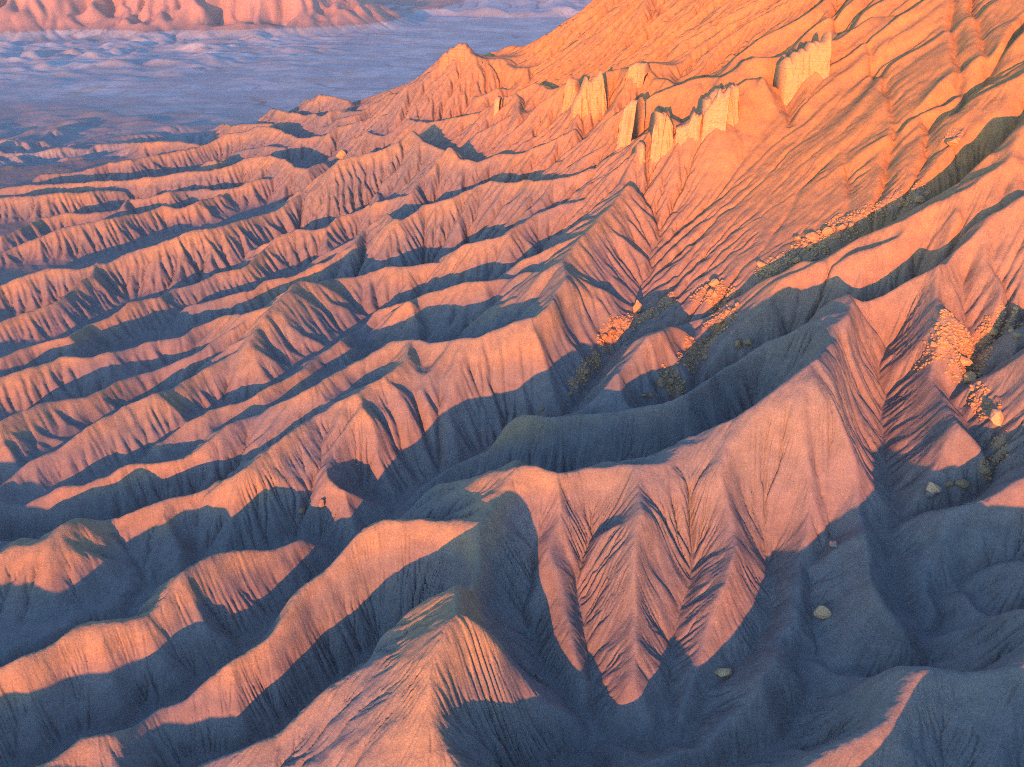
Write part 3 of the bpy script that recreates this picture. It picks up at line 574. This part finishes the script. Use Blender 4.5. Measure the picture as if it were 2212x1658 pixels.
# (sheet, x, y of its foot, width on the sheet, material, mesh, label)
BIG=[
('i',290,1050,125,TAN,0,'squarish tan boulder alone on the shaded slope at lower right, dust apron under it'),
('i',925,680,110,TAN,3,'tall leaning tan boulder stuck against the smooth shaded mound at lower right'),
('i',995,228,64,GRY,2,'small rounded pale grey boulder just below the lit edge of the striped ridge'),
('f',1730,1470,66,BRN,1,'low brown boulder in shade between the pedestal rock and the wash'),
('f',1820,1470,90,BRN,4,'wide brown boulder wedged at the dark cut of the lower wash'),
('f',1960,1375,78,BRN,5,'flat brown slab at the mouth of the lower right wash'),
('f',2040,1310,40,BRN,6,'small brown rock on the lip above the lower wash bend'),
('f',2020,1060,120,TAN,7,'largest sunlit tan boulder beside the rubble wash at the right edge'),
('f',1855,810,105,OCH,2,'broad sunlit slab overhanging the dark cut of the rubble wash at right'),
('f',2010,500,80,OCH,4,'blocky sunlit boulder at the head of the right hand rubble patch'),
('f',1835,555,62,OCH,1,'flat pale sunlit rock in the middle of the right rubble patch'),
('f',1825,690,100,OCH,6,'wide sunlit ledge of rock low in the right rubble patch'),
('f',1640,570,60,OCH,5,'thin sunlit rock at the left rim of the right rubble patch'),
('f',2150,560,60,BRN,3,'brown boulder in shade on the bank at the far right edge'),
('f',235,195,66,OCH,3,'rounded orange boulder at the top of the central rubble chute'),
('f',240,268,44,OCH,'spire','upright orange rock splinter beside the central wash'),
('f',210,240,54,BRN,1,'dark brown boulder left of the upright orange splinter'),
('f',268,330,46,OCH,5,'sunlit cube of rock in the central rubble chute'),
('f',322,368,52,OCH,6,'tall sunlit block on the right side of the central rubble chute'),
('f',380,322,36,PALE,2,'single whitish rock right of the central rubble chute'),
('f',265,435,66,OCH,0,'big orange block crowning the lower fan of the central rubble'),
('f',388,585,66,BRN,7,'left one of two brown boulders on the shoulder below the sharp peak'),
('f',445,572,66,BRN,2,'right one of two brown boulders on the shoulder below the sharp peak'),
('f',185,510,54,GRY,4,'grey boulder at the foot of the sunlit central rubble fan'),
('f',180,650,56,BRN,5,'brown boulder half way down the shaded central gully'),
('f',765,45,66,OCH,1,'bright orange boulder on the rim of the upper wash bend'),
('f',535,70,70,OCH,6,'blocky orange rock ledge above the upper wash'),
('e',1910,360,80,OCH,'spire','pointed orange block standing up over the shaded wash'),
('e',1740,500,76,BRN,0,'stout brown boulder at the bend of the shaded central wash'),
('e',1690,540,60,BRN,3,'brown boulder below the bend of the shaded central wash'),
('e',1800,490,52,BRN,6,'rounded brown rock on the upper bank of the shaded wash bend'),
('e',1580,745,54,BRN,5,'brown boulder perched over the narrow part of the shaded wash'),
('e',1480,890,36,BRN,2,'lone brown boulder at the lower end of the shaded wash'),
('e',2055,830,72,BRN,7,'left and largest brown boulder of the clump on the dark middle slope'),
('e',2115,820,72,BRN,1,'angular brown boulder at the right of the clump on the dark middle slope'),
('e',2150,770,50,BRN,4,'topmost brown boulder of the clump on the dark middle slope'),
('e',1945,900,46,BRN,0,'brown boulder at the dark hole below the boulder clump'),
('e',1992,900,44,BRN,6,'cracked brown boulder right of the dark hole in the middle slope'),
('e',1296,990,34,BRN,3,'small dark rock sitting on the dim middle ridge'),
('c',860,1535,100,OCH,4,'big bright orange boulder at the left of the upper rubble bar'),
('c',764,1535,48,OCH,2,'small bright orange boulder casting a short shadow, left of the big one'),
('c',1040,1470,80,OCH,0,'large cracked yellow block in the middle of the upper rubble bar'),
('c',1105,1470,66,OCH,7,'yellow boulder at the right of the upper rubble bar'),
('c',950,1500,70,OCH,3,'orange block behind the left end of the upper rubble bar'),
('c',850,1580,56,OCH,5,'orange rock under the big orange boulder of the upper rubble bar'),
('c',1427,1305,36,PALE,'spire','thin whitish slab standing on edge beside the upper wash'),
('c',1535,1285,90,OCH,6,'long yellow rock ledge on the lip of the shaded upper wash'),
('c',1390,1295,46,OCH,1,'pale orange boulder left of the upright whitish slab'),
('c',1755,930,72,OCH,2,'yellow outcrop block high beside the upper gully'),
('a',2180,1012,66,OCH,3,'yellow cap boulder on the ridge crest left of the pointed peak'),
('d',1925,1633,56,BRN,5,'dim brown boulder half buried beside the small hoodoo'),
]
BP=land([sheet(b) for b in BIG])
rg=random.Random(4)
for b,p in zip(BIG,BP):
    me=SPIRE if b[5]=='spire' else ROCKS[b[5]]
    put('boulder',me,b[4],p,b[3]*FR[b[0]][2]/FPX*p[3],b[6],'boulder',None,rg.uniform(-.6,.6)+(0 if b[5]=='spire' else 0),.16,rg.uniform(-.12,.12))
# two rocks that stand on necks of mudstone
def pedestal(px,label,w,hgt,capmesh,capmat):
    p=land([sheet(px)])[0]; e=bpy.data.objects.new('hoodoo',None); C.objects.link(e); e.location=(p[0],p[1],p[2]-.3); e['label']=label; e['category']='hoodoo'
    size=w*FR[px[0]][2]/FPX*p[3]; hh=hgt*FR[px[0]][2]/FPX*p[3]
    nk=rock_mesh('neck',77,.46,.44,.5,6,4); k=bpy.data.objects.new('neck',with_mat(nk,GRY)); C.objects.link(k); k.parent=e; k.scale=(size*.9,size*.9,hh*1.25)
    c=bpy.data.objects.new('cap_rock',with_mat(capmesh,capmat)); C.objects.link(c); c.parent=e; c.location=(0,0,hh*.75); c.scale=(size*.5,)*3; c.rotation_euler=(.12,.2,.7)
pedestal(('f',1610,1525),'oval tan boulder balanced on a grey mudstone neck beside the lower wash',105,60,ROCKS[5],TAN)
pedestal(('d',2055,1600),'small brown capped hoodoo on a thin grey neck in the shaded hollow',46,50,ROCKS[0],BRN)
# smaller rocks of the washes, alike in the photograph
def strew(group,label,mat,cells,n,lo,hi,seed):
    r=random.Random(seed); pts=[]; sz=[]
    for _ in range(n):
        c=r.choice(cells); a=r.uniform(0,6.28); q=c[3]*math.sqrt(r.random()); fr=FR[c[0]]
        pts.append((fr[0]+(c[1]+q*math.cos(a))*fr[2],fr[1]+(c[2]+.7*q*math.sin(a))*fr[2])); sz.append(lo+(hi-lo)*r.random()**2.2)
    for p,s in zip(land(pts),sz): put('rock',SMALL[r.randrange(6)],mat,p,s,label,'rock',group,r.uniform(0,6.28),.2,r.uniform(-.3,.3))
strew('small rocks of the right rubble wash','small ochre rock lying in the sunlit rubble wash near the right edge',OCH,DEBRIS[0:7],46,.5,1.7,1)
strew('small rocks of the central rubble chute','small orange rock in the sunlit rubble chute above the sharp peak',OCH,DEBRIS[7:10],26,.5,1.6,2)
strew('small rocks of the shaded central gully','small brown rock in the shaded gully below the sunlit rubble chute',BRN,DEBRIS[10:13],26,.5,1.4,3)
strew('small rocks of the shaded wash bend','small brown rock strewn along the shaded wash under the fluted ridge',BRN,DEBRIS[15:20]+DEBRIS[22:25],44,.5,1.5,5)
strew('small rocks of the dark slope clump','small brown rock around the boulder clump on the dark middle slope',BRN,DEBRIS[20:22],18,.4,1.2,6)
strew('small rocks of the upper rubble bar','small orange rock of the sunlit rubble bar along the upper wash',OCH,DEBRIS[25:34],60,.6,2.2,7)
strew('small rocks at the lower wash mouth','small brown rock at the shaded mouth of the lower right wash',BRN,DEBRIS[35:37],14,.4,1.1,8)
def rubble(seed,n):
    r=np.random.default_rng(seed); bm=bmesh.new(); bmesh.ops.create_icosphere(bm,subdivisions=1,radius=1.); bv=np.array([v.co for v in bm.verts]); bf=np.array([[v.index for v in f_.verts] for f_ in bm.faces]); bm.free()
    w_=DR**2; k=r.choice(len(DR),n,p=w_/w_.sum()); q=DR[k]*np.sqrt(r.random(n))*1.05; a=r.random(n)*6.283
    x=DP[k,0]+q*np.cos(a); y=DP[k,1]+q*np.sin(a); s_=.11+.5*r.random(n)**3; z=height(x,y)+s_*.1+.15
    V=(bv[None]*(1+.35*(r.random((n,len(bv),1))-.5))*s_[:,None,None]*np.array([1,.8,.65])); c_,d_=np.cos(a)[:,None],np.sin(a)[:,None]
    V=np.stack([V[...,0]*c_-V[...,1]*d_+x[:,None],V[...,0]*d_+V[...,1]*c_+y[:,None],V[...,2]+z[:,None]],-1)
    F=bf[None]+(np.arange(n)*len(bv))[:,None,None]
    ob=link_mesh('rubble',V.reshape(-1,3),F.reshape(-1,3),OCH,False); ob['kind']='stuff'; ob['label']='ochre stone rubble littering the washes'
rubble(5,9500)
# ---------------- sandstone cliffs of the hillside ---------------------------------------------
def outcrop(sh,cols,label,seed,mat=PALE,back=7.,lean=.24,rough=1.):
    """a fluted wall: columns (x, foot, top) on the sheet; feet stand on the ground, tops follow the photographed edge"""
    fr=FR[sh]; L=land([(fr[0]+c[0]*fr[2],fr[1]+c[1]*fr[2]) for c in cols]); k=fr[2]/FPX*L[:,3]
    c0=np.median(L[:,:2],0); dv=c0/np.hypot(*c0); pr=np.array([dv[1],-dv[0]]); q=L[:,:2]-c0; uu=q@pr; m=float(np.clip((uu@(q@dv))/(uu@uu+1e-6),-.45,.45)); ld=pr+dv*m
    def on(c,row):
        d=ray(fr[0]+c*fr[2],fr[1]+row*fr[2]); A=np.array([[d[0],-ld[0]],[d[1],-ld[1]]]); t_,_u=np.linalg.solve(A,c0); return d*t_+np.array([0,0,CAM_Z])
    Pf=np.array([on(c[0],c[1]) for c in cols]); Pt=np.array([on(c[0],c[2]) for c in cols])
    S=np.concatenate([[0],np.cumsum(np.hypot(np.diff(Pf[:,0]),np.diff(Pf[:,1])))]); n=max(24,int(S[-1]/.3)); s=np.linspace(0,S[-1],n)
    px,py,pz,zt=(np.interp(s,S,a) for a in (Pf[:,0],Pf[:,1],Pf[:,2],Pt[:,2]))
    pz=np.minimum(pz,height(px,py)); ht=zt-pz; hh=ht
    tx,ty=np.gradient(px),np.gradient(py); tl=np.hypot(tx,ty)+1e-6; nx,ny=ty/tl,-tx/tl
    flip=np.where(nx*px+ny*py>0,-1,1); nx*=flip; ny*=flip      # outward: away from the hill
    o=seed*7.3; ht=ht+vnoise(s,s*0,1.6,o)*.9*rough+vnoise(s,s*0,.6,o)*.4*rough
    v=np.linspace(-.12,1,46)[:,None]; top=np.clip((v-.86)/.14,0,1)
    fl=np.abs(vnoise(s[None]+v*.6,v*1.4,2.6,o,o))*1.5+np.abs(vnoise(s[None],v*3,.9,o,3.))*.6+vnoise(s[None]*.6,v*hh.max()/1.7,1.,o)*.3
    ed=np.minimum(s,S[-1]-s); rnd=np.maximum(0,1.8-ed)**2*.16
    off=(-fl*rough-rnd[None])-lean*np.clip(v,0,1)*ht[None]-top**2*1.3
    face=np.stack([px[None]+nx[None]*off,py[None]+ny[None]*off,pz[None]+v*ht[None]],-1)
    bk=[]
    for q,(dz,db) in enumerate(((.15,1.6),(-.05,back*.45),(-1.6,back*.8),(-7.,back),(-20.,back))):
        w=off[-1]-db-.3*np.abs(vnoise(s,s*0+q,1.2,o)); bk.append(np.stack([px+nx*w,py+ny*w,pz+ht+dz+.35*vnoise(s,s*0+q*3,1.1,o)*rough],-1))
    G=np.concatenate([face,np.array(bk)],0); nr=G.shape[0]
    # close both ends
    V=G.reshape(-1,3); F=quads(nr,n); ends=[]
    for c in (0,n-1):
        a=[r*n+c for r in range(nr)]; m_=nr//2
        for r in range(m_-1 if nr%2==0 else m_): ends.append((a[r],a[r+1],a[nr-2-r],a[nr-1-r]))
    F=np.concatenate([F,np.array(ends,int)],0)
    org=np.array([px.mean(),py.mean(),pz.min()]); ob=link_mesh('sandstone_cliff',V-org,F,mat,False); ob.location=org
    ob['label']=label; ob['category']='rock outcrop'; return ob
ORG=rock_mat('orange_sandstone',(.43,.235,.10),(.49,.28,.125),(.33,.175,.075))
RED=rock_mat('red_sandstone',(.30,.17,.09),(.38,.22,.11),(.20,.11,.06))
OUT=[
('b',[(630,440,405),(665,430,352),(700,415,322),(750,410,288),(785,405,294),(815,440,326),(850,440,372),(905,440,412)],'craggy red cap of the round butte standing against the plain',23,RED),
('l',[(702,1225,1068),(728,1215,1045),(754,1206,1040)],'low pale step at the foot of the brightest pillared cliff',24,PALE),
('l',[(756,1203,860),(800,1185,820),(855,1165,785)],'tall pale pillared cliff, brightest and lowest of the hillside outcrops',11,PALE),
('l',[(862,1158,775),(900,1110,770),(940,1085,772),(972,1062,790),(986,1050,835)],'brown streaked fluted wall just right of the brightest pale pillar',12,ORG),
('l',[(992,1045,855),(1040,1020,872),(1098,1002,850),(1128,1000,765),(1162,1003,775),(1208,985,765)],'short notched wall of columns between the brown wall and the long cliff',13,PALE),
('l',[(1215,985,730),(1260,970,670),(1300,950,612),(1330,935,578),(1380,928,572),(1430,900,568)],'long pale fluted cliff with a sharp upper end right of the notch',14,PALE),
('l',[(1438,893,570),(1470,880,600),(1520,850,535),(1552,830,545)],'orange cliff at the right end of the pillar row',15,ORG),
('l',[(462,1082,790),(490,1070,725),(520,1060,690),(560,1045,652),(586,1040,645)],'slim pale pillar ending the second spur, dark crack on its right',16,PALE),
('l',[(120,840,700),(150,830,620),(200,800,560),(240,780,455),(280,765,480),(330,760,432),(370,745,402),(400,738,500),(412,722,640)],'broad pointed tower of ribbed rock left of the slim pillar',17,ORG),
('l',[(0,700,482),(40,690,466),(90,690,490),(130,690,570),(150,682,640)],'rounded tower with bare ribbed face, leftmost of the big towers',18,ORG),
('l',[(540,480,400),(580,500,352),(640,520,312),(680,528,322),(700,500,420)],'small orange tower behind and above the broad pointed tower',19,ORG),
('b',[(978,742,640),(995,742,628),(1014,725,636)],'thin lone rock pillar at the left of the hillside towers',20,PALE),
('c',[(690,648,405),(725,650,385),(800,640,340),(880,570,290),(950,500,262),(985,440,225)],'large yellow cliff face high on the hillside under the dark notch',21,ORG),
('c',[(190,860,640),(240,850,630),(300,832,600),(380,805,590),(402,790,640)],'pale stepped cliff of the hillside above the long talus slope',22,PALE),
]
for sh,cols,lab,sd,mt in OUT: outcrop(sh,cols,lab,sd,mt,2.2 if sd==20 else 7.,rough=.35 if sd==20 else 1.)
# ---------------- air -----------------------------------------------------------------------------
def haze_box(x0,x1,y0,y1,z0,z1,dens):
    bm=bmesh.new(); bmesh.ops.create_cube(bm,size=1.)
    for v in bm.verts: v.co=((x0+x1)/2+v.co.x*(x1-x0),(y0+y1)/2+v.co.y*(y1-y0),(z0+z1)/2+v.co.z*(z1-z0))
    me=bpy.data.meshes.new('haze'); bm.to_mesh(me); bm.free()
    m=bpy.data.materials.new('air'); m.use_nodes=True; n=m.node_tree; n.nodes.clear(); out=n.nodes.new('ShaderNodeOutputMaterial'); v=n.nodes.new('ShaderNodeVolumePrincipled')
    v.inputs['Color'].default_value=(.72,.80,1.,1); v.inputs['Density'].default_value=dens; v.inputs['Anisotropy'].default_value=.0
    n.links.new(v.outputs[0],out.inputs['Volume']); me.materials.append(m)
    o=bpy.data.objects.new('haze',me); C.objects.link(o); o['kind']='stuff'; o['label']='thin bluish morning air over the badlands'
zlo,zhi=float(H.min()),float(H.max())
haze_box(-3200,3200,-400,4300,zlo-25,max(zhi,131)+12,.00005)
